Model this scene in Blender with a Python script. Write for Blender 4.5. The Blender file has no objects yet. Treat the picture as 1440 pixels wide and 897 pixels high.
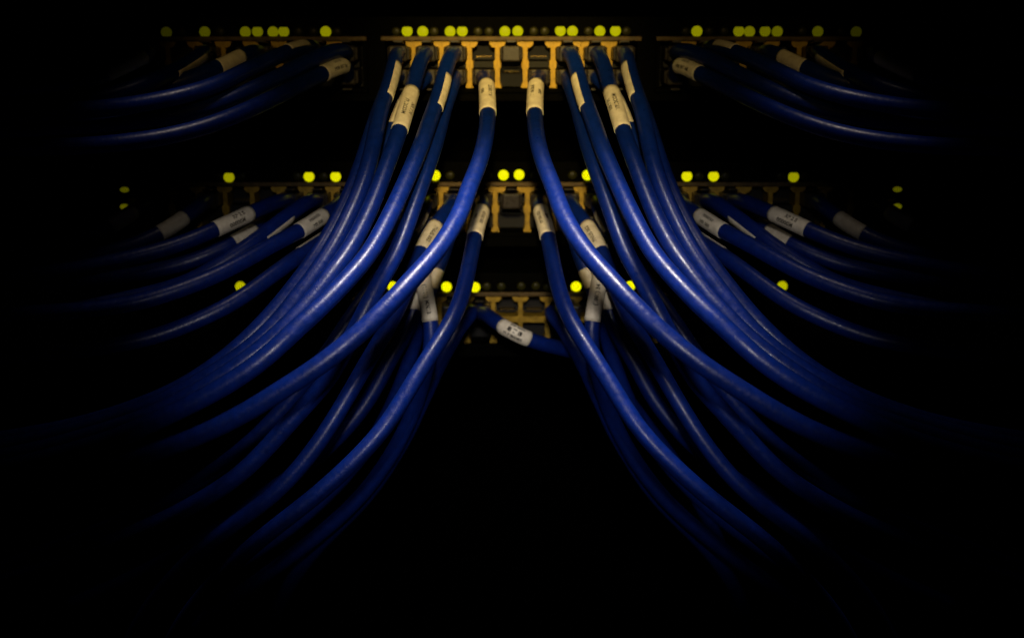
import bpy, bmesh, math, random
from mathutils import Vector, Matrix

random.seed(7)
scene = bpy.context.scene
COL = scene.collection

# ------------------------------------------------------------------ camera
PITCH = math.radians(14.5)
FPX = 1667.0                      # focal length in pixels of the 1440 px wide frame
CAM = Vector((0.00036, -0.617, 0.40))
cam_d = bpy.data.cameras.new('camera')
cam_d.sensor_width = 36.0
cam_d.lens = 36.0 * FPX / 1440.0
cam_d.clip_start = 0.01
cam_d.clip_end = 20.0
cam_d.dof.use_dof = True
cam_d.dof.focus_distance = 0.50
cam_d.dof.aperture_fstop = 8.0
cam = bpy.data.objects.new('camera', cam_d)
cam.location = CAM
cam.rotation_euler = (math.radians(90) - PITCH, 0, 0)
COL.objects.link(cam)
scene.camera = cam

# ------------------------------------------------------------------ world: a dark rack room
world = bpy.data.worlds.new('World')
scene.world = world
world.use_nodes = True
world.node_tree.nodes['Background'].inputs[0].default_value = (0.0, 0.0, 0.0, 1)
world.node_tree.nodes['Background'].inputs[1].default_value = 0.0

# ------------------------------------------------------------------ lamps and added fill lights
def spot(name, loc, target, watts, colour, cone, blend, size):
    l = bpy.data.lights.new(name, 'SPOT')
    l.energy = watts
    l.color = colour
    l.spot_size = math.radians(cone)
    l.spot_blend = blend
    l.shadow_soft_size = size
    o = bpy.data.objects.new(name, l)
    o.location = loc
    o.rotation_euler = (Vector(target) - Vector(loc)).to_track_quat('-Z', 'Y').to_euler()
    COL.objects.link(o)
    return o

spot('overhead_lamp', (0, -0.165, 0.53), (0, -0.172, 0.30), 8.0, (1.0, 0.91, 0.82), 50, 1.0, 0.022)
for sx in (-1, 1):
    spot('low_front_fill', (sx * 0.01, -0.60, 0.47), (sx * 0.050, -0.180, 0.293), 4.2, (1.0, 0.92, 0.84), 24.5, 1.0, 0.012)  # added fill that keeps the lower cables lit between shadows
    spot('wing_fill', (sx * 0.128, -0.128, 0.468), (sx * 0.128, -0.118, 0.36), 0.17, (1.0, 0.84, 0.68), 55, 1.0, 0.010)  # unseen fill added above the outer cable arches
    spot('corner_fill', (sx * 0.12, -0.50, 0.50), (sx * 0.118, -0.03, 0.384), 0.9, (1.0, 0.68, 0.22), 13, 1.0, 0.010)  # added amber fill to lift the outer labels of the top switch
spot('front_fill', (0, -0.56, 0.50), (0, -0.04, 0.352), 12.0, (1.0, 0.72, 0.25), 21, 1.0, 0.010)  # added warm frontal fill for the middle switch labels
spot('amber_lamp', (0, -0.46, 0.62), (0, 0.0, 0.390), 10.0, (1.0, 0.66, 0.15), 16, 1.0, 0.012)

# ------------------------------------------------------------------ view
scene.view_settings.view_transform = 'Standard'
scene.view_settings.look = 'None'
scene.view_settings.exposure = 0.0
scene.view_settings.gamma = 1.0
scene.view_settings.use_curve_mapping = False
scene.render.engine = 'CYCLES'
scene.cycles.max_bounces = 8
scene.cycles.use_denoising = True

# ------------------------------------------------------------------ helpers
MM = 0.001
def at(u, v, F):
    """point seen at photo pixel (u, v), F millimetres in front of the switch faces"""
    x = (u - 720.0) / FPX
    y = (448.5 - v) / FPX
    c, s = math.cos(PITCH), math.sin(PITCH)
    d = Vector((x, c + y * s, -s + y * c))
    k = (-F * MM - CAM.y) / d.y
    return CAM + d * k

def proj(p):
    d = p - CAM
    c, s = math.cos(PITCH), math.sin(PITCH)
    dep = d.y * c - d.z * s
    up = d.y * s + d.z * c
    return 720 + FPX * d.x / dep, 448.5 - FPX * up / dep

def zat(v, F=0):
    return at(720, v, F).z

def obj(name, me, mat, parent=None, loc=None):
    o = bpy.data.objects.new(name, me)
    if mat is not None and not me.materials:
        me.materials.append(mat)
    COL.objects.link(o)
    if parent is not None:
        o.parent = parent
    if loc is not None:
        o.location = loc
    return o

def empty(name, loc=(0, 0, 0)):
    o = bpy.data.objects.new(name, None)
    o.empty_display_size = 0.01
    o.location = loc
    COL.objects.link(o)
    return o

def tag(o, label, cat, group=None):
    o['label'] = label
    o['category'] = cat
    if group:
        o['group'] = group

def mesh(name, bm, smooth=False):
    me = bpy.data.meshes.new(name)
    bm.normal_update()
    bm.to_mesh(me)
    bm.free()
    if smooth:
        for p in me.polygons:
            p.use_smooth = True
    return me

def box(bm, x0, x1, y0, y1, z0, z1, bev=0.0):
    vs = [bm.verts.new((x, y, z)) for x in (x0, x1) for y in (y0, y1) for z in (z0, z1)]
    f = [(0, 1, 3, 2), (4, 6, 7, 5), (0, 4, 5, 1), (2, 3, 7, 6), (0, 2, 6, 4), (1, 5, 7, 3)]
    fs = [bm.faces.new([vs[i] for i in q]) for q in f]
    if bev > 0:
        es = list({e for q in fs for e in q.edges})
        bmesh.ops.bevel(bm, geom=es, offset=bev, segments=2, affect='EDGES', profile=0.5)

def prism(bm, pts, y0, y1):
    """extrude an x-z polygon along y"""
    a = [bm.verts.new((x, y0, z)) for x, z in pts]
    b = [bm.verts.new((x, y1, z)) for x, z in pts]
    n = len(pts)
    bm.faces.new(a)
    bm.faces.new(b[::-1])
    for i in range(n):
        bm.faces.new((a[i], b[i], b[(i + 1) % n], a[(i + 1) % n]))
    bmesh.ops.recalc_face_normals(bm, faces=bm.faces)

# ------------------------------------------------------------------ materials
def principled(name, colour, rough=0.5, metal=0.0, spec=0.5, coat=0.0):
    m = bpy.data.materials.new(name)
    m.use_nodes = True
    b = m.node_tree.nodes['Principled BSDF']
    b.inputs['Base Color'].default_value = (*colour, 1)
    b.inputs['Roughness'].default_value = rough
    b.inputs['Metallic'].default_value = metal
    b.inputs['Specular IOR Level'].default_value = spec
    b.inputs['Coat Weight'].default_value = coat
    return m, m.node_tree, b

def noise(nt, scale, detail=4, rough=0.6, coord='Object', stretch=None):
    tc = nt.nodes.new('ShaderNodeTexCoord')
    n = nt.nodes.new('ShaderNodeTexNoise')
    n.inputs['Scale'].default_value = scale
    n.inputs['Detail'].default_value = detail
    n.inputs['Roughness'].default_value = rough
    if stretch:
        mp = nt.nodes.new('ShaderNodeMapping')
        mp.inputs['Scale'].default_value = stretch
        nt.links.new(tc.outputs[coord], mp.inputs['Vector'])
        nt.links.new(mp.outputs['Vector'], n.inputs['Vector'])
    else:
        nt.links.new(tc.outputs[coord], n.inputs['Vector'])
    return n

def ramp(nt, src, p0, c0, p1, c1):
    r = nt.nodes.new('ShaderNodeValToRGB')
    r.color_ramp.elements[0].position = p0
    r.color_ramp.elements[0].color = c0
    r.color_ramp.elements[1].position = p1
    r.color_ramp.elements[1].color = c1
    nt.links.new(src, r.inputs['Fac'])
    return r

def bump(nt, b, src, strength, dist):
    n = nt.nodes.new('ShaderNodeBump')
    n.inputs['Strength'].default_value = strength
    n.inputs['Distance'].default_value = dist
    nt.links.new(src, n.inputs['Height'])
    nt.links.new(n.outputs['Normal'], b.inputs['Normal'])

def make_jacket():
    m, nt, b = principled('blue_pvc_jacket', (0.006, 0.03, 0.34), 0.36, 0, 0.36)
    n1 = noise(nt, 260, 5)
    c = ramp(nt, n1.outputs['Fac'], 0.3, (0.001, 0.011, 0.105, 1), 0.75, (0.0022, 0.017, 0.175, 1))
    # a little scuffed dust on the jacket, with a shape of its own
    n2 = noise(nt, 900, 6, 0.7)
    dust = ramp(nt, n2.outputs['Fac'], 0.66, (0, 0, 0, 1), 0.80, (1, 1, 1, 1))
    mx = nt.nodes.new('ShaderNodeMix')
    mx.data_type = 'RGBA'
    mul = nt.nodes.new('ShaderNodeMath')
    mul.operation = 'MULTIPLY'
    mul.inputs[1].default_value = 0.35
    nt.links.new(dust.outputs['Color'], mul.inputs[0])
    nt.links.new(mul.outputs[0], mx.inputs[0])
    hsv = nt.nodes.new('ShaderNodeHueSaturation')
    oi = nt.nodes.new('ShaderNodeObjectInfo')
    mr = nt.nodes.new('ShaderNodeMapRange')
    mr.inputs['To Min'].default_value = 0.8
    mr.inputs['To Max'].default_value = 1.12
    nt.links.new(oi.outputs['Random'], mr.inputs['Value'])
    nt.links.new(mr.outputs['Result'], hsv.inputs['Value'])
    nt.links.new(c.outputs['Color'], hsv.inputs['Color'])
    nt.links.new(hsv.outputs['Color'], mx.inputs[6])
    mx.inputs[7].default_value = (0.10, 0.09, 0.16, 1)
    nt.links.new(mx.outputs[2], b.inputs['Base Color'])
    n3 = noise(nt, 420, 4)
    r = ramp(nt, n3.outputs['Fac'], 0.3, (0.26,) * 3 + (1,), 0.72, (0.48,) * 3 + (1,))
    nt.links.new(r.outputs['Color'], b.inputs['Roughness'])
    n4 = noise(nt, 700, 3)
    bump(nt, b, n4.outputs['Fac'], 0.34, 0.0003)
    return m

def make_sleeve():
    m, nt, b = principled('cream_label_vinyl', (0.75, 0.70, 0.58), 0.5, 0, 0.3)
    n = noise(nt, 350, 5)
    c = ramp(nt, n.outputs['Fac'], 0.3, (0.54, 0.48, 0.38, 1), 0.7, (0.74, 0.68, 0.56, 1))
    nt.links.new(c.outputs['Color'], b.inputs['Base Color'])
    bump(nt, b, n.outputs['Fac'], 0.1, 0.0002)
    return m

def make_brass():
    m, nt, b = principled('brass_shield', (0.72, 0.44, 0.06), 0.5, 0.45, 0.5)
    n = noise(nt, 320, 5)
    c = ramp(nt, n.outputs['Fac'], 0.25, (0.15, 0.09, 0.006, 1), 0.72, (0.38, 0.24, 0.015, 1))
    nt.links.new(c.outputs['Color'], b.inputs['Base Color'])
    r = ramp(nt, n.outputs['Fac'], 0.3, (0.42,) * 3 + (1,), 0.7, (0.62,) * 3 + (1,))
    nt.links.new(r.outputs['Color'], b.inputs['Roughness'])
    return m

def make_bezel():
    m, nt, b = principled('bronze_bezel', (0.16, 0.09, 0.02), 0.55, 0.3, 0.4)
    n = noise(nt, 300, 5)
    c = ramp(nt, n.outputs['Fac'], 0.3, (0.03, 0.018, 0.003, 1), 0.7, (0.08, 0.047, 0.008, 1))
    nt.links.new(c.outputs['Color'], b.inputs['Base Color'])
    return m

def make_black():
    m, nt, b = principled('black_painted_steel', (0.003, 0.003, 0.0025), 0.7, 0, 0.015)
    n = noise(nt, 500, 4)
    c = ramp(nt, n.outputs['Fac'], 0.3, (0.0004, 0.0004, 0.0002, 1), 0.7, (0.0012, 0.0012, 0.0007, 1))
    nt.links.new(c.outputs['Color'], b.inputs['Base Color'])
    bump(nt, b, n.outputs['Fac'], 0.15, 0.0002)
    return m

def make_plug():
    m, nt, b = principled('clear_plug_plastic', (0.07, 0.057, 0.05), 0.32, 0, 0.5)
    b.inputs['Transmission Weight'].default_value = 0.75
    b.inputs['IOR'].default_value = 1.35
    n = noise(nt, 400, 3)
    r = ramp(nt, n.outputs['Fac'], 0.3, (0.25,) * 3 + (1,), 0.7, (0.42,) * 3 + (1,))
    nt.links.new(r.outputs['Color'], b.inputs['Roughness'])
    return m

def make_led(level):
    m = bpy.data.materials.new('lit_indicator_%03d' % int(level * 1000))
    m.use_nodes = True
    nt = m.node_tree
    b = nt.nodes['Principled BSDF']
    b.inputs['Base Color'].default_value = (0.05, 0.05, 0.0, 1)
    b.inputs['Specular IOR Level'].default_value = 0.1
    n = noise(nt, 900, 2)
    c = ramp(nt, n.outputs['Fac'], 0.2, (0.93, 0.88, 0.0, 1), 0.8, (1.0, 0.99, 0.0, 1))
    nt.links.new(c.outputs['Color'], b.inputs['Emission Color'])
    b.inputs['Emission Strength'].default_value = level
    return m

JACKET = make_jacket()
SLEEVE = make_sleeve()
BRASS = make_brass()
BEZEL = make_bezel()
BLACK = make_black()
PLUG = make_plug()
INK, _, _ = principled('black_label_ink', (0.005, 0.004, 0.003), 0.7, 0, 0.2)
DARKPLASTIC, _nt, _b = principled('dark_socket_plastic', (0.004, 0.004, 0.004), 0.6, 0, 0.2)
_n = noise(_nt, 400, 3)
bump(_nt, _b, _n.outputs['Fac'], 0.1, 0.0002)
UNLIT, _, _ = principled('unlit_indicator_lens', (0.014, 0.014, 0.002), 0.4, 0, 0.12)
GOLD, _, _ = principled('gold_contact', (0.6, 0.4, 0.1), 0.35, 0.9)
BACK, _nt, _b = principled('rack_interior_black', (0.0006, 0.0006, 0.0006), 0.95, 0, 0.0)
_n = noise(_nt, 60, 3)
bump(_nt, _b, _n.outputs['Fac'], 0.1, 0.001)
_leds = {}
def led_mat(level):
    k = round(level, 3)
    if k not in _leds:
        _leds[k] = make_led(k)
    return _leds[k]

# ------------------------------------------------------------------ setting
bm = bmesh.new()
box(bm, -0.9, 0.9, 0.33, 0.34, -0.5, 1.0)
bd = obj('rack_back_wall', mesh('rack_back_wall', bm), BACK)
bd['kind'] = 'structure'

# ------------------------------------------------------------------ network switches
PITCH_X = 14.15 * MM
PW = 2.2 * MM                     # width of the metal between two sockets

def frame_mesh(width, h, brass_web, sides=(-1, 1)):
    """brass shield of one column of two stacked sockets, origin at its centre"""
    bm = bmesh.new()
    w = width / 2 - 0.00004
    p = PW / 2
    y0, y1 = 0.0, 0.013
    web = 1.6 * MM
    wing = 3.3 * MM
    nt_ = 2.9 * MM                # half width of the latch notch
    top, bot = h / 2, -h / 2
    # side walls
    for s in sides:
        prism(bm, [(s * w, bot), (s * w, top), (s * (w - p), top - wing * .0), (s * (w - p), bot)], y0, y1)
        # small ears where the web meets the wall
        prism(bm, [(s * (w - p), web + .0006), (s * (w - p - .0007), web), (s * (w - p - .0007), -web), (s * (w - p), -web - .0006)], y0, y1)
        # wings beside the latch notches, corners cut at an angle
        prism(bm, [(s * (w - p), top), (s * nt_, top), (s * (nt_ + .0003), top - .0018),
                   (s * (nt_ + .0011), top - wing + .0006), (s * (nt_ + .002), top - wing), (s * (w - p), top - wing)], y0, y1)
        # small feet at the bottom
        prism(bm, [(s * (w - p), bot), (s * (w - p), bot + .0028), (s * (w - p - .0006), bot + .0016), (s * (w - p - .0009), bot)], y0, y1)
    if brass_web:
        box(bm, -(w - p - .0007), (w - p - .0007), y0 + .0004, y1, -web, web)
    return mesh('port_frame', bm)

def socket_mesh(width, h, brass_web):
    """dark plastic inside of a column of two sockets, with the tongue that carries the contacts"""
    bm = bmesh.new()
    w = width / 2 - PW / 2 - .0001
    box(bm, -w, w, 0.0132, 0.0142, -h / 2, h / 2)
    if not brass_web:
        box(bm, -w + .0009, w - .0009, 0.0020, 0.0130, -1.5 * MM, 1.5 * MM)
    for s in (-1, 1):
        box(bm, -w * .8, w * .8, 0.0065, 0.0130, s * 3.0 * MM - .0006, s * 3.0 * MM + .0006)
    return mesh('socket_insert', bm)

def contacts_mesh():
    bm = bmesh.new()
    for s in (-1, 1):
        for i in range(8):
            x = (i - 3.5) * 1.02 * MM
            box(bm, x - .00018, x + .00018, 0.0070, 0.0129, s * (3.75 * MM) - .00012, s * (3.75 * MM) + .00012)
    return mesh('contact_row', bm)
CONTACTS = contacts_mesh()

def lens_mesh(r, clip, sx=1.0, sz=1.0):
    bm = bmesh.new()
    N = 28
    rings = []
    for rr, y in ((1.0, 0.0), (1.0, -.0005), (0.86, -.0009), (0.5, -.0012)):
        ring = []
        for i in range(N):
            a = 2 * math.pi * i / N
            x, z = r * rr * math.cos(a) * sx, r * rr * math.sin(a) * sz
            z = min(z, r * clip[0] * rr)
            z = max(z, -r * clip[1] * rr)
            ring.append(bm.verts.new((x, y, z)))
        rings.append(ring)
    for a, b in zip(rings, rings[1:]):
        for i in range(N):
            bm.faces.new((a[i], a[(i + 1) % N], b[(i + 1) % N], b[i]))
    bm.faces.new(rings[-1])
    bmesh.ops.recalc_face_normals(bm, faces=bm.faces)
    return mesh('indicator_light', bm, True)
LENS = {}
def lens(clip, sx=1.0, sz=1.0, r=2.7, lit=None):
    k = (clip, sx, sz, r, lit)
    if k not in LENS:
        LENS[k] = lens_mesh(r * MM, clip, sx, sz)
    return LENS[k]

ROUND, FLATTOP, FLATBOT = (1.0, 1.0), (0.78, 1.0), (1.0, 0.82)

def build_switch(v_top, v_bot, vp_top, vp_bot, blocks, leds, label, depth=0.26, brass_web=False):
    """blocks: list of lists of (x0, x1) columns"""
    z1, z0 = zat(v_top), zat(v_bot)
    p1, p0 = zat(vp_top), zat(vp_bot)
    h = p1 - p0
    pc = (p1 + p0) / 2
    root = empty('network_switch', (0, 0.02, z0))
    tag(root, label, 'network switch', 'rack switches stacked one above another')
    def L(o, x, y, z):
        o.location = (x, y - 0.02, z - z0)
    HW = 0.235
    bm = bmesh.new()
    box(bm, -HW + .004, HW - .004, 0.0145, depth, z0 + .001, z1 - .001, .0012)
    L(obj('chassis', mesh('chassis', bm), BLACK, root), 0, 0, 0)
    # face panel: strips around the openings
    bm = bmesh.new()
    b = 2.4 * MM
    box(bm, -HW, HW, -.0005, 0.0140, p1 + b, z1)
    box(bm, -HW, HW, -.0005, 0.0140, z0, p0 - b)
    xs = [-HW]
    for cols in blocks:
        xs += [cols[0][0] - b, cols[-1][1] + b]
    xs.append(HW)
    for i in range(0, len(xs), 2):
        if xs[i + 1] - xs[i] > .0005:
            box(bm, xs[i], xs[i + 1], -.0005, 0.0140, p0 - b, p1 + b)
    L(obj('face_panel', mesh('face_panel', bm), BLACK, root), 0, 0, 0)
    cache = {}
    for cols in blocks:
        xa, xb = cols[0][0], cols[-1][1]
        bm = bmesh.new()
        t = b - .0001
        box(bm, xa - t, xb + t, -.0022, 0.010, p1 + .0001, p1 + t, .0003)
        L(obj('port_bezel', mesh('port_bezel', bm), BEZEL, root), 0, 0, 0)
        bm = bmesh.new()
        box(bm, xa - t, xb + t, -.0022, 0.010, p0 - t, p0 - .0001, .0003)
        box(bm, xa - t, xa - .0001, -.0020, 0.010, p0 + .0001, p1 - .0001)
        box(bm, xb + .0001, xb + t, -.0020, 0.010, p0 + .0001, p1 - .0001)
        L(obj('lower_bezel', mesh('lower_bezel', bm), BLACK, root), 0, 0, 0)
        for i, (x0, x1) in enumerate(cols):
            sides = (1,) if i == 0 else (-1,) if i == len(cols) - 1 else (-1, 1)
            k = (round(x1 - x0, 5), sides)
            if k not in cache:
                cache[k] = (frame_mesh(k[0], h, brass_web, sides), socket_mesh(k[0], h, brass_web))
            f = obj('port_frame', cache[k][0], BRASS, root)
            L(f, (x0 + x1) / 2, 0.0, pc)
            s = obj('socket_insert', cache[k][1], DARKPLASTIC, f)
            obj('contact_row', CONTACTS, GOLD, s)
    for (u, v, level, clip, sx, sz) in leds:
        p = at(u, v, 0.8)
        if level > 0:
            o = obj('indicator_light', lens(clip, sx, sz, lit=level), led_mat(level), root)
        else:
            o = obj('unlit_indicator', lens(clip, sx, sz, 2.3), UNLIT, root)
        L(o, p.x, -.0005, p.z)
    return root

def mirrored(lst):
    out = []
    for (u, v, lv, c) in lst:
        out.append((u, v, lv, c, 1, 1))
        out.append((1438 - u, v - 0.5, lv, c, 1, 1))
    return out

def cols(first, n, pitch=PITCH_X):
    return [(first + i * pitch, first + (i + 1) * pitch) for i in range(n)]

def sgn(cl):
    return [(-b, -a) for a, b in cl][::-1]

R, T, B = ROUND, FLATTOP, FLATBOT  # indicator levels below drop towards the sides: vignetting put into their emission
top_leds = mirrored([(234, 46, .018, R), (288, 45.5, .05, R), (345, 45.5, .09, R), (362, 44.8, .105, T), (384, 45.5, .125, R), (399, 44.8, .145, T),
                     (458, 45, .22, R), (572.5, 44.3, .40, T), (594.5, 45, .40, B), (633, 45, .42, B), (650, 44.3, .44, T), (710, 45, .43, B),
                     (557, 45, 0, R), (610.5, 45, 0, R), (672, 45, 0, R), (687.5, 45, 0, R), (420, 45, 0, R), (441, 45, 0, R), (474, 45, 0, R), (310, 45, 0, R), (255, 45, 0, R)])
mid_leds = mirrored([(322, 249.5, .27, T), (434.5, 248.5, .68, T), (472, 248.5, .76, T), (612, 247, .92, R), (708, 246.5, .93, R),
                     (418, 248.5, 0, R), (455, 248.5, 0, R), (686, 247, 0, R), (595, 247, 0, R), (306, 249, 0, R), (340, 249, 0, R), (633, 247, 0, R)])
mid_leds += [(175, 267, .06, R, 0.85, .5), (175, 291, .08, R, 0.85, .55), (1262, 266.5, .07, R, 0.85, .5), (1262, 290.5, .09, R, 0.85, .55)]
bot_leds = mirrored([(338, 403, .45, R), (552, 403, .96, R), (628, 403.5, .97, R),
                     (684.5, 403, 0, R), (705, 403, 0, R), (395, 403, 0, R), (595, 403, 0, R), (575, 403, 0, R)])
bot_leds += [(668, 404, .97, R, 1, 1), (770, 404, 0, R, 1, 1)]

ctop = cols(-4.5 * PITCH_X, 9)
otop = cols(75.5 * MM, 9)
build_switch(24, 142, 58, 124, [sgn(otop), ctop, otop], top_leds,
             'topmost black network switch, its gold socket frames lit brightest')
hw = 8.4 * MM
cmid = [(-hw, hw)]
rmid = cols(hw, 14)
cm = sgn(rmid) + cmid + rmid
build_switch(228, 346, 262, 326, [cm], mid_leds,
             'middle black network switch with dull copper socket frames between the other two')
cbot = cols(-9.6 * MM - 8 * 14.5 * MM, 17, 14.5 * MM)
build_switch(384, 500, 416, 482, [cbot], bot_leds,
             'lowest black network switch with empty socket openings in the centre', brass_web=True)

# ------------------------------------------------------------------ cables
RC = 3.75 * MM
NS = 18

def spline(pts, step=2.6 * MM):
    P = [Vector(p) for p in pts]
    P = [P[0] * 2 - P[1]] + P + [P[-1] * 2 - P[-2]]
    out = []
    for i in range(1, len(P) - 2):
        p0, p1, p2, p3 = P[i - 1:i + 3]
        t0 = 0.0
        t1 = t0 + max((p1 - p0).length, 1e-6) ** .5
        t2 = t1 + max((p2 - p1).length, 1e-6) ** .5
        t3 = t2 + max((p3 - p2).length, 1e-6) ** .5
        n = max(3, int((p2 - p1).length / step))
        for j in range(n):
            t = t1 + (t2 - t1) * j / n
            a1 = p0 * ((t1 - t) / (t1 - t0)) + p1 * ((t - t0) / (t1 - t0))
            a2 = p1 * ((t2 - t) / (t2 - t1)) + p2 * ((t - t1) / (t2 - t1))
            a3 = p2 * ((t3 - t) / (t3 - t2)) + p3 * ((t - t2) / (t3 - t2))
            b1 = a1 * ((t2 - t) / (t2 - t0)) + a2 * ((t - t0) / (t2 - t0))
            b2 = a2 * ((t3 - t) / (t3 - t1)) + a3 * ((t - t1) / (t3 - t1))
            out.append(b1 * ((t2 - t) / (t2 - t1)) + b2 * ((t - t1) / (t2 - t1)))
    out.append(P[-2])
    for it in range(10):           # relax, ends fixed
        q = out[:]
        for i in range(1, len(out) - 1):
            q[i] = out[i] * .5 + (out[i - 1] + out[i + 1]) * .25
        out = q
    return out

def tangents(P):
    T = []
    for i in range(len(P)):
        a, b = P[max(i - 1, 0)], P[min(i + 1, len(P) - 1)]
        T.append((b - a).normalized())
    return T

def sweep(P, r, base):
    """closed tube with rotation-minimising rings"""
    T_ = tangents(P)
    n = T_[0].orthogonal().normalized()
    V, Fc = [], []
    for i, (p, t) in enumerate(zip(P, T_)):
        n = (n - t * n.dot(t)).normalized()
        b = t.cross(n)
        for k in range(NS):
            a = 2 * math.pi * k / NS
            V.append(p + (n * math.cos(a) + b * math.sin(a)) * r - base)
    for i in range(len(P) - 1):
        for k in range(NS):
            k2 = (k + 1) % NS
            Fc.append((i * NS + k, i * NS + k2, (i + 1) * NS + k2, (i + 1) * NS + k))
    Fc.append(tuple(range(NS))[::-1])
    Fc.append(tuple(range((len(P) - 1) * NS, len(P) * NS)))
    me = bpy.data.meshes.new('jacket')
    me.from_pydata([tuple(v) for v in V], [], Fc)
    me.polygons.foreach_set('use_smooth', [True] * len(me.polygons))
    return me

def arclen(P):
    s = [0.0]
    for a, b in zip(P, P[1:]):
        s.append(s[-1] + (b - a).length)
    return s

def sample(P, S, s):
    s = min(max(s, 0), S[-1] - 1e-6)
    for i in range(len(S) - 1):
        if S[i + 1] >= s:
            f = (s - S[i]) / (S[i + 1] - S[i])
            return P[i].lerp(P[i + 1], f), i
    return P[-1], len(P) - 2

def facing(P, S, T_, s, flip):
    """frame at arc length s: tangent, the normal that looks out to the front of the rack, and their cross"""
    p, i = sample(P, S, s)
    t = T_[i].lerp(T_[i + 1], .5).normalized()
    n = (CAM - p)
    n = (n - t * n.dot(t)).normalized()
    return p, t, n, n.cross(t)

def sleeve_mesh(P, S, T_, s0, s1, f0, f1, base):
    n_s, n_f = 12, max(6, int(26 * (f1 - f0) / 360))
    V, Fc = [], []
    full = f1 - f0 > 355
    for layer, dr in ((0, .00022), (1, .00002)):
        for i in range(n_s + 1):
            p, t, n, b = facing(P, S, T_, s0 + (s1 - s0) * i / n_s, 1)
            for k in range(n_f + 1):
                a = math.radians(f0 + (f1 - f0) * k / n_f)
                V.append(p + (n * math.cos(a) + b * math.sin(a)) * (RC + dr) - base)
    W = n_f + 1
    O = (n_s + 1) * W
    for i in range(n_s):
        for k in range(n_f):
            q = (i * W + k, i * W + k + 1, (i + 1) * W + k + 1, (i + 1) * W + k)
            Fc.append(q)
    for k in range(n_f):          # end rims
        Fc.append((k, O + k, O + k + 1, k + 1))
        e = n_s * W
        Fc.append((e + k, e + k + 1, O + e + k + 1, O + e + k))
    if not full:
        for i in range(n_s):
            Fc.append((i * W, (i + 1) * W, O + (i + 1) * W, O + i * W))
            k = n_f
            Fc.append((i * W + k, O + i * W + k, O + (i + 1) * W + k, (i + 1) * W + k))
    me = bpy.data.meshes.new('label_sleeve')
    me.from_pydata([tuple(v) for v in V], [], Fc)
    me.polygons.foreach_set('use_smooth', [len(p.vertices) == 4 and p.index < n_s * n_f for p in me.polygons])
    bm = bmesh.new(); bm.from_mesh(me)
    bmesh.ops.recalc_face_normals(bm, faces=bm.faces)
    bm.to_mesh(me); bm.free()
    return me

_txt = {}
def glyphs(s, size):
    k = (s, size)
    if k not in _txt:
        cu = bpy.data.curves.new('t', 'FONT')
        cu.body = s
        cu.size = size
        cu.align_x = 'CENTER'
        cu.offset = size * 0.03
        cu.resolution_u = 2
        o = bpy.data.objects.new('t', cu)
        COL.objects.link(o)
        dg = bpy.context.evaluated_depsgraph_get()
        me = o.evaluated_get(dg).to_mesh()
        vs = [v.co.copy() for v in me.vertices]
        fs = [tuple(p.vertices) for p in me.polygons]
        o.evaluated_get(dg).to_mesh_clear()
        bpy.data.objects.remove(o)
        bpy.data.curves.remove(cu)
        _txt[k] = (vs, fs)
    return _txt[k]

def print_mesh(P, S, T_, sc, lines, d, base):
    """lines: (string, size mm, angle deg, shift mm); d = reading direction along the cable"""
    V, Fc = [], []
    for (s, size, ang, sh) in lines:
        vs, fs = glyphs(s, size * MM)
        o = len(V)
        mid = size * MM * .34
        for v in vs:
            p, t, n, b = facing(P, S, T_, sc + d * (v.x + sh * MM), 1)
            a = math.radians(ang) + d * (v.y - mid) / RC
            V.append(p + (n * math.cos(a) + b * math.sin(a)) * (RC + .00027) - base)
        Fc += [tuple(i + o for i in f) for f in fs]
    me = bpy.data.meshes.new('printed_text')
    me.from_pydata([tuple(v) for v in V], [], Fc)
    return me

def plug_mesh():
    """clear modular plug, axis along -y, cable leaves at y = -0.012"""
    bm = bmesh.new()
    box(bm, -5.6 * MM, 5.6 * MM, -0.009, 0.0085, -3.3 * MM, 3.3 * MM, .0006)
    box(bm, -4.7 * MM, 4.7 * MM, -0.0125, -0.0091, -3.9 * MM, 3.9 * MM, .0009)
    return mesh('connector', bm)
def latch_mesh(s):
    bm = bmesh.new()
    vs = [(-.0105, 5.6), (-.0105, 6.4), (.004, 4.2), (.004, 3.5)]
    a = [bm.verts.new((-2.3 * MM, y, s * z * MM)) for y, z in vs]
    b = [bm.verts.new((2.3 * MM, y, s * z * MM)) for y, z in vs]
    bm.faces.new(a); bm.faces.new(b[::-1])
    for i in range(4):
        bm.faces.new((a[i], b[i], b[(i + 1) % 4], a[(i + 1) % 4]))
    bmesh.ops.recalc_face_normals(bm, faces=bm.faces)
    return mesh('latch', bm)
PLUGM = plug_mesh()
LATCH = {1: latch_mesh(1), -1: latch_mesh(-1)}

# socket rows: height of each row's centre at the face
def row_z(sw, row):
    a, b = {'T': (58, 124), 'M': (262, 326), 'B': (416, 482)}[sw]
    z1, z0 = zat(a), zat(b)
    c = (z1 + z0) / 2
    return c + row * (z1 - z0) * .245

def col_x(sw, k):
    if sw == 'T':
        if abs(k) <= 4:
            return k * PITCH_X
        s = 1 if k > 0 else -1
        return s * (75.5 * MM + (abs(k) - 5 + .5) * PITCH_X)
    if sw == 'M':
        if k == 0:
            return 0.0
        s = 1 if k > 0 else -1
        return s * (hw + (abs(k) - .5) * PITCH_X)
    return -9.6 * MM + (k + .5) * 14.5 * MM

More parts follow.
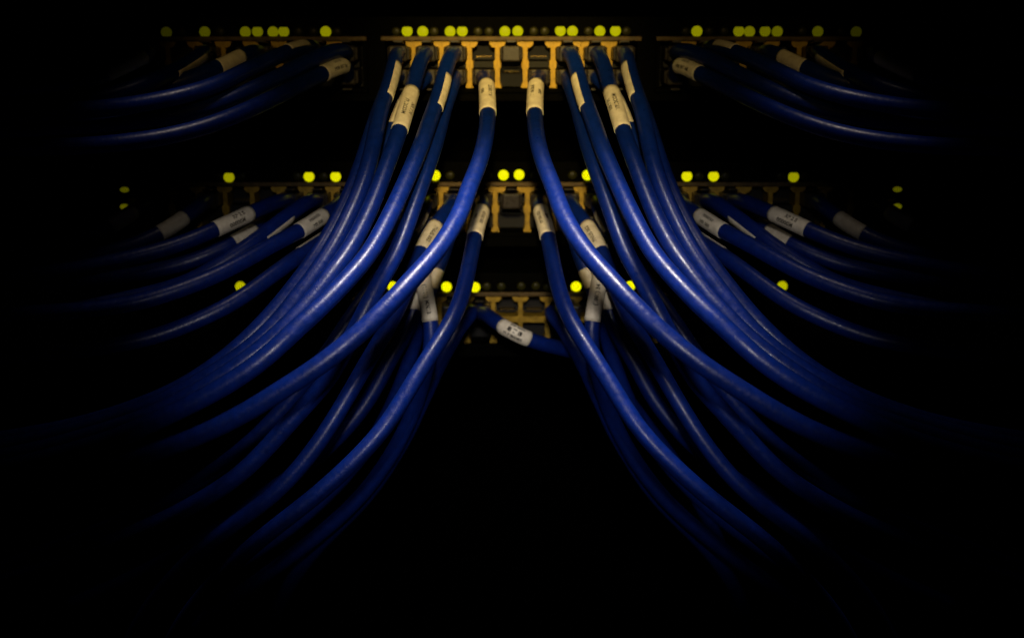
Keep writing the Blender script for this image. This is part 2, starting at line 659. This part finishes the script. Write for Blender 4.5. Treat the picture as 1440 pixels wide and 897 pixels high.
def cable(port, pts, label, group, sleeve=None, text=None, mirror=False, tdir=1):
    """port = (switch, column, row); pts = route as (photo x, photo y, mm in front of the faces)
    sleeve = (u0, v0, u1, v1, f0, f1): ends of the label along the route and the arc it covers"""
    sw, k, row = port
    px, pz = col_x(sw, k), row_z(sw, row)
    if mirror:
        px = -px if sw != 'B' else -px
    route = [Vector((px, -.004, pz)), Vector((px, -.014, pz))]
    flip = lambda u: 1438 - u if mirror else u
    for (u, v, F) in pts:
        route.append(at(flip(u), v, F))
    P = spline(route)
    S = arclen(P)
    T_ = tangents(P)
    base = Vector((px, 0, pz))
    root = empty('patch_cable', base)
    tag(root, label, 'network cable', group)
    obj('jacket', sweep(P, RC, base), JACKET, root)
    c = obj('connector', PLUGM, PLUG, root)
    obj('latch', LATCH[row], PLUG, c)
    if sleeve:
        u0, v0, u1, v1, f0, f1 = sleeve
        if mirror:
            f0, f1 = -f1, -f0
        uv = [proj(p) for p in P]
        near = lambda u, v: min(range(len(P)), key=lambda i: (uv[i][0] - u) ** 2 + (uv[i][1] - v) ** 2)
        s0, s1 = S[near(flip(u0), v0)], S[near(flip(u1), v1)]
        s0, s1 = min(s0, s1), max(s0, s1)
        sl = obj('label_sleeve', sleeve_mesh(P, S, T_, s0, s1, f0, f1, base), SLEEVE, root)
        if text:
            d = (-1 if mirror else 1) * tdir
            lines = [(a, b, -cc if mirror else cc, e) for (a, b, cc, e) in text]
            obj('printed_text', print_mesh(P, S, T_, (s0 + s1) / 2, lines, d, base), INK, sl)
    return root

FULL = (-180, 180)
CABLES = []
def both(port, pts, lab, group, sleeve=None, text=None, text_r=None, tdir=1):
    sw, k, row = port
    cable(port, pts, lab.replace('{side}', 'left').replace('{other}', 'right'), group, sleeve, text, False, tdir)
    cable(port, pts, lab.replace('{side}', 'right').replace('{other}', 'left'), group, sleeve, text_r or text, True, tdir)

GT = 'cables from the centre block of the top switch'
GS = 'cables from the outer blocks of the top switch'
GM = 'cables from the middle of the middle switch'
GC = 'cables from the outer sockets of the middle switch'
GB = 'cables from the lowest switch'

# ---- top switch, centre block
both(('T', -1, -1), [(684, 117, 36), (685.5, 139, 54), (686, 165, 68), (682, 200, 84), (673, 232, 98), (660, 263, 112), (647, 300, 130), (617, 350, 150),
      (573, 400, 168), (530, 446, 180), (479, 491, 188), (441, 520, 191), (390, 552, 193), (354, 575, 194), (281, 612, 194), (207, 638, 193),
      (134, 660, 192), (82, 672, 191), (0, 690, 190), (-80, 705, 190)],
     'bright blue cable, {side} one of the innermost long pair hanging from the top switch', GT,
     (686, 119, 686, 160, *FULL), [('22 003 P16', 2.3, 22, 0), ('0006', 2.1, -32, -.5)], [('11 06 50-8', 2.3, 22, 0), ('2009', 2.1, -32, -.5)])
both(('T', -2, 1), [(632, 82, 28), (624, 110, 45), (616, 140, 60), (606, 165, 70), (594, 200, 84), (573, 250, 104), (550, 300, 124), (517, 360, 145),
      (480, 402, 160), (449, 434, 170), (407, 471, 180), (382, 496, 184), (349, 521, 187), (307, 548, 189), (265, 570, 190), (170, 613, 190), (115, 631, 189),
      (20, 655, 188), (-80, 670, 188)],
     'bright blue cable with a narrow cream label strip, frontmost of the {side} sweeping bundle', GT,
     (627, 112, 610, 155, 8, 95))
both(('T', -3, 1), [(592, 84, 28), (583, 115, 46), (571, 153, 64), (560, 190, 78), (545, 230, 93), (518, 300, 116), (486, 360, 136), (467, 384, 144),
      (447, 412, 151), (427, 434, 157), (399, 463, 164), (360, 497, 170), (332, 517, 173), (285, 547, 175), (215, 583, 176), (130, 612, 176), (30, 638, 175), (-70, 655, 175)],
     'blue cable with a long printed cream label, middle of the {side} sweeping bundle', GT,
     (580.5, 128, 563.5, 184, *FULL), [('NR 7 M', 2.3, 38, 1.5), ('VPI/2COM', 2.5, -10, 1.5)])
both(('T', -4, 1), [(556, 84, 28), (550, 110, 46), (541, 138, 60), (536, 152, 66), (526, 200, 82), (514, 247, 98), (493, 300, 114), (463, 358, 130), (437, 395, 139),
      (423, 412, 143), (410, 430, 147), (387, 458, 153), (358, 485, 157), (320, 513, 160), (270, 543, 162), (200, 576, 162), (120, 602, 162), (20, 625, 160), (-80, 640, 160)],
     'blue cable whose cream strip label faces inwards, outer part of the {side} sweeping bundle', GT,
     (553, 95, 542, 137, 5, 100))
both(('T', -4, -1), [(552, 112, 28), (541, 135, 42), (530, 165, 54), (517, 205, 68), (502, 250, 82), (480, 300, 96), (449, 355, 112), (415, 402, 122), (375, 450, 132),
      (322, 500, 140), (255, 545, 144), (180, 577, 145), (100, 600, 144), (0, 618, 142), (-80, 630, 142)],
     'dim blue cable half hidden behind the bundle, outermost on the {side}', GT)
both(('T', -3, -1), [(590, 116, 22), (572, 136, 28), (560, 165, 36), (546, 200, 46), (527, 245, 58), (505, 300, 72), (474, 360, 86), (440, 410, 98), (400, 462, 106),
      (340, 515, 116), (260, 562, 118), (180, 595, 118), (80, 622, 116), (-80, 650, 116)],
     'shadowed blue cable tucked behind the long printed label of the {side} bundle', GT,
     (571, 137, 557, 176, -60, 0))
both(('T', -2, -1), [(635, 124, 32), (625, 152, 46), (613, 200, 66), (596, 250, 84), (578, 300, 100), (556, 360, 116), (532, 399, 125), (520, 424, 129), (505, 454, 133),
      (486, 490, 137), (465, 529, 140), (428, 571, 143), (391, 612, 146), (354, 652, 148), (317, 682, 149), (244, 724, 149), (200, 744, 149), (110, 780, 148), (0, 815, 148), (-80, 840, 148)],
     'blue unlabelled cable that crosses behind the innermost long cable on the {side}', GT)

# ---- middle switch, centre
both(('M', -1, 1), [(680, 289, 30), (676, 303, 40), (671, 318, 50), (665, 345, 62), (660, 372, 74), (654, 400, 86), (645, 430, 98), (633, 455, 107), (617, 481, 115),
      (601, 505, 121), (566, 562, 133), (541, 601, 140), (501, 645, 146), (446, 695, 150), (391, 738, 152), (354, 768, 150), (305, 815, 144), (260, 870, 136), (225, 935, 128)],
     'bright blue cable with printed cream label dropping before the lowest switch, {side} of the pair', GM,
     (678.5, 296, 668, 334, *FULL), [('03 002 003', 2.2, 18, 0), ('0002', 2.0, -34, 0)], [('09 500 053', 2.2, 18, 0), ('2002', 2.0, -34, 0)])
both(('M', -2, 1), [(632, 292, 26), (617, 312, 38), (602, 334, 48), (585, 372, 60), (570, 410, 72), (555, 445, 82), (542, 466, 88), (520, 503, 96), (501, 536, 101),
      (465, 597, 110), (428, 649, 116), (391, 689, 120), (354, 719, 121), (302, 757, 118), (250, 805, 112), (205, 862, 104), (170, 930, 96)],
     'dim blue cable whose printed label peeks from behind the innermost long cable, {side} side', GM,
     (613, 317, 590, 351, *FULL), [('PNU5/0S2', 2.5, 8, 0)])
both(('M', -3, 1), [(598, 288, 22), (588, 311, 34), (562, 350, 48), (534, 390, 58), (509, 424, 66), (484, 460, 72), (460, 497, 77), (420, 548, 82), (370, 605, 86), (310, 655, 88),
      (230, 705, 88), (130, 750, 88), (0, 800, 88)],
     'very dark cable in the gap behind the {side} sweeping bundle with a pale label edge', GM,
     (592, 302, 580, 325, 20, 80))
both(('M', -3, -1), [(594, 332, 30), (592, 362, 44), (596, 400, 54), (603, 437, 60), (607, 460, 63), (606, 490, 64), (598, 530, 66), (580, 582, 68), (550, 640, 70), (505, 700, 70),
      (450, 750, 70), (370, 810, 70), (270, 880, 70)],
     'dark cable whose printed cream label leans inwards just above the lowest switch, {side} side', GM,
     (594, 388, 606, 453, *FULL), [('(1111) MN13', 2.6, 0, 2)], [('(1001) 34115', 2.6, 0, 2)])
both(('M', -2, -1), [(634, 322, 20), (627, 347, 30), (618, 372, 38), (609, 395, 42), (598, 425, 40), (589, 455, 36), (578, 500, 32), (560, 550, 30), (530, 610, 30), (480, 675, 30), (410, 740, 30), (320, 800, 30)],
     'dark cable with a pale slip of label crossing behind the leaning label, {side} side', GM,
     (616, 379, 606, 405, -40, 70))
both(('M', -4, -1), [(568, 335, 26), (578, 378, 37), (583, 410, 43), (583, 437, 48), (575, 461, 50), (563, 482, 52), (545, 512, 55), (520, 560, 60), (480, 610, 66), (430, 655, 70),
      (376, 692, 72), (325, 731, 74), (281, 759, 74), (200, 805, 74), (100, 850, 74)],
     'almost black cable with a shaded label behind the leaning label, {side} side', GM,
     (583, 405, 582, 438, *FULL))

# ---- lowest switch
both(('B', -2, 1), [(668, 436, 26), (658, 446, 34), (645, 462, 43), (632, 486, 50), (616, 514, 54), (604, 542, 57), (587, 578, 60), (577, 602, 61), (561, 630, 62), (524, 687, 62), (487, 728, 60),
      (461, 753, 58), (425, 795, 52), (395, 845, 46), (375, 920, 40)],
     'thin looking dark blue cable just inside the bright {side} cable of the lower pair', GB)
cable(('B', -1, 1), [(683, 441, 26), (692, 449, 36), (705, 458, 44), (722, 468, 48), (745, 478, 47), (770, 486, 42), (800, 492, 34), (830, 507, 29), (868, 545, 27), (915, 605, 26), (965, 675, 26), (1010, 760, 26), (1040, 860, 26)],
      'short blue cable crossing the empty sockets of the lowest switch, printed label at centre', GB,
      (706, 459, 742, 477, *FULL), [('MP 0000', 1.9, 52, .5), ('8 7 8', 2.9, 10, 0), ('MP 00000', 2.1, -32, 0)])

# ---- top switch, outer blocks
both(('T', -5, -1), [(487, 91, 26), (469, 97, 40), (437, 112, 54), (381, 140, 74), (325, 165, 90), (269, 184, 100), (213, 196, 108), (172, 201, 112), (130, 205, 115), (40, 208, 118), (-80, 210, 118)],
     'blue cable with a short printed label, lowest {side} arch from the top switch', GS,
     (483, 90, 456, 103.5, *FULL), [('0 0 10', 1.8, -42, 0), ('M08 807 08', 2.2, 8, 0)], tdir=-1)
both(('T', -5, 1), [(486, 71, 24), (464, 73, 38), (437, 85, 50), (395, 107, 62), (353, 127, 72), (311, 144, 80), (255, 161, 88), (150, 174, 95), (20, 182, 98), (-80, 186, 98)],
     'dark unlabelled blue cable above the lowest arching one of the top switch, {side} side', GS)
both(('T', -6, 1), [(440, 66, 28), (415, 70, 44), (375, 86, 60), (339, 103, 72), (314, 116, 80), (269, 131, 90), (236, 139, 95), (186, 148, 100), (130, 154, 104), (20, 160, 106), (-80, 164, 106)],
     'blue cable with a glossy streak and tan label edge, upper {side} of the top switch', GS,
     (430, 66, 402, 76, -100, -12))
both(('T', -8, 1), [(358, 72, 28), (321, 88, 46), (285, 105, 56), (240, 119, 62), (180, 131, 64), (80, 141, 66), (-80, 148, 66)],
     'dark cable with a dull olive label third from the {side} end of the top switch', GS,
     (339, 79, 303, 96, -70, 60))
both(('T', -10, 1), [(290, 73, 26), (264, 90, 48), (247, 100, 60), (213, 115, 76), (166, 132, 86), (110, 144, 92), (0, 153, 94), (-80, 157, 94)],
     'dark cable with a brown lit label second from the {side} end of the top switch', GS,
     (282, 78, 241, 103, 10, 110))
both(('T', -12, 1), [(210, 76, 26), (174, 94, 46), (140, 109, 56), (90, 121, 64), (0, 129, 66), (-80, 133, 66)],
     'very dark cable with a barely visible brown label, {side} end of the top switch', GS,
     (197, 82, 150, 106, -70, 60))

# ---- middle switch, outer sockets
both(('M', -6, 1), [(475, 290, 26), (455, 303, 42), (421, 325, 58), (391, 340, 68), (349, 364, 80), (307, 386, 90), (265, 403, 98), (224, 417, 104), (182, 428, 108), (140, 434, 110), (50, 440, 112), (-80, 444, 112)],
     'blue cable with a printed tan label emerging beside the sweeping bundle on the {side}', GC,
     (455, 303, 421, 325, *FULL), [('M000050', 2.1, -22, 0), ('MR 500', 2.2, 26, 0)], tdir=-1)
both(('M', -6, -1), [(475, 323, 30), (449, 342, 48), (419, 361, 62), (391, 381, 72), (363, 402, 80), (321, 430, 90), (279, 450, 96), (237, 467, 100), (196, 479, 104), (100, 493, 108), (0, 500, 108), (-80, 504, 108)],
     'blue cable with thin bright label edge, lowest {side} arch from the middle switch', GC,
     (458, 335, 422, 359, -100, -62))
both(('M', -7, 1), [(438, 281, 26), (419, 293, 38), (391, 314, 52), (363, 336, 62), (338, 354, 68), (302, 376, 74), (276, 392, 78), (220, 411, 82), (150, 424, 86), (20, 432, 88), (-80, 436, 88)],
     'dim cable with a curved tan label strip above the printed tan label, {side} side', GC,
     (405, 303, 366, 334, 30, 110))
both(('M', -8, 1), [(398, 281, 26), (382, 287, 36), (352, 300, 52), (304, 322, 66), (279, 333, 72), (251, 344, 76), (210, 356, 82), (150, 370, 88), (60, 385, 92), (-80, 395, 92)],
     'dark cable with a large printed tan label, topmost arching one of the middle switch, {side}', GC,
     (353, 300, 303, 323, *FULL), [('RP 2 S', 2.5, -25, 2), ('00000M', 2.7, 22, 0)], tdir=-1)
both(('M', -9, -1), [(362, 321, 26), (341, 335, 36), (307, 352, 44), (265, 369, 50), (200, 384, 54), (100, 398, 58), (-80, 410, 58)],
     'dark cable with a dim label just under the large printed label, {side} side', GC,
     (356, 326, 328, 343, -80, 60))
both(('M', -11, 1), [(280, 290, 28), (240, 320, 44), (200, 340, 52), (150, 356, 58), (50, 372, 62), (-80, 382, 62)],
     'very dark cable with a faint brown label beyond the large printed label, {side} side', GC,
     (258, 306, 224, 330, *FULL))
both(('M', -13, 1), [(205, 285, 26), (170, 310, 42), (130, 330, 50), (60, 346, 54), (-80, 356, 54)],
     'nearly invisible cable with a very faint label, {side} end of the middle switch', GC,
     (187, 298, 155, 320, *FULL))

# ---- clear plugs left in the centre column without a cable in sight
for sw, row, lab in (('T', 1, 'clear plastic plug without a cable in the centre column of the top switch'),
                     ('M', 1, 'clear plastic plug without a cable in the centre column of the middle switch')):
    r = empty('blanking_plug', (0, 0, row_z(sw, row)))
    tag(r, lab, 'plug', 'plugs in the centre column')
    obj('connector', PLUGM, PLUG, r)
    obj('latch', LATCH[row], PLUG, r)
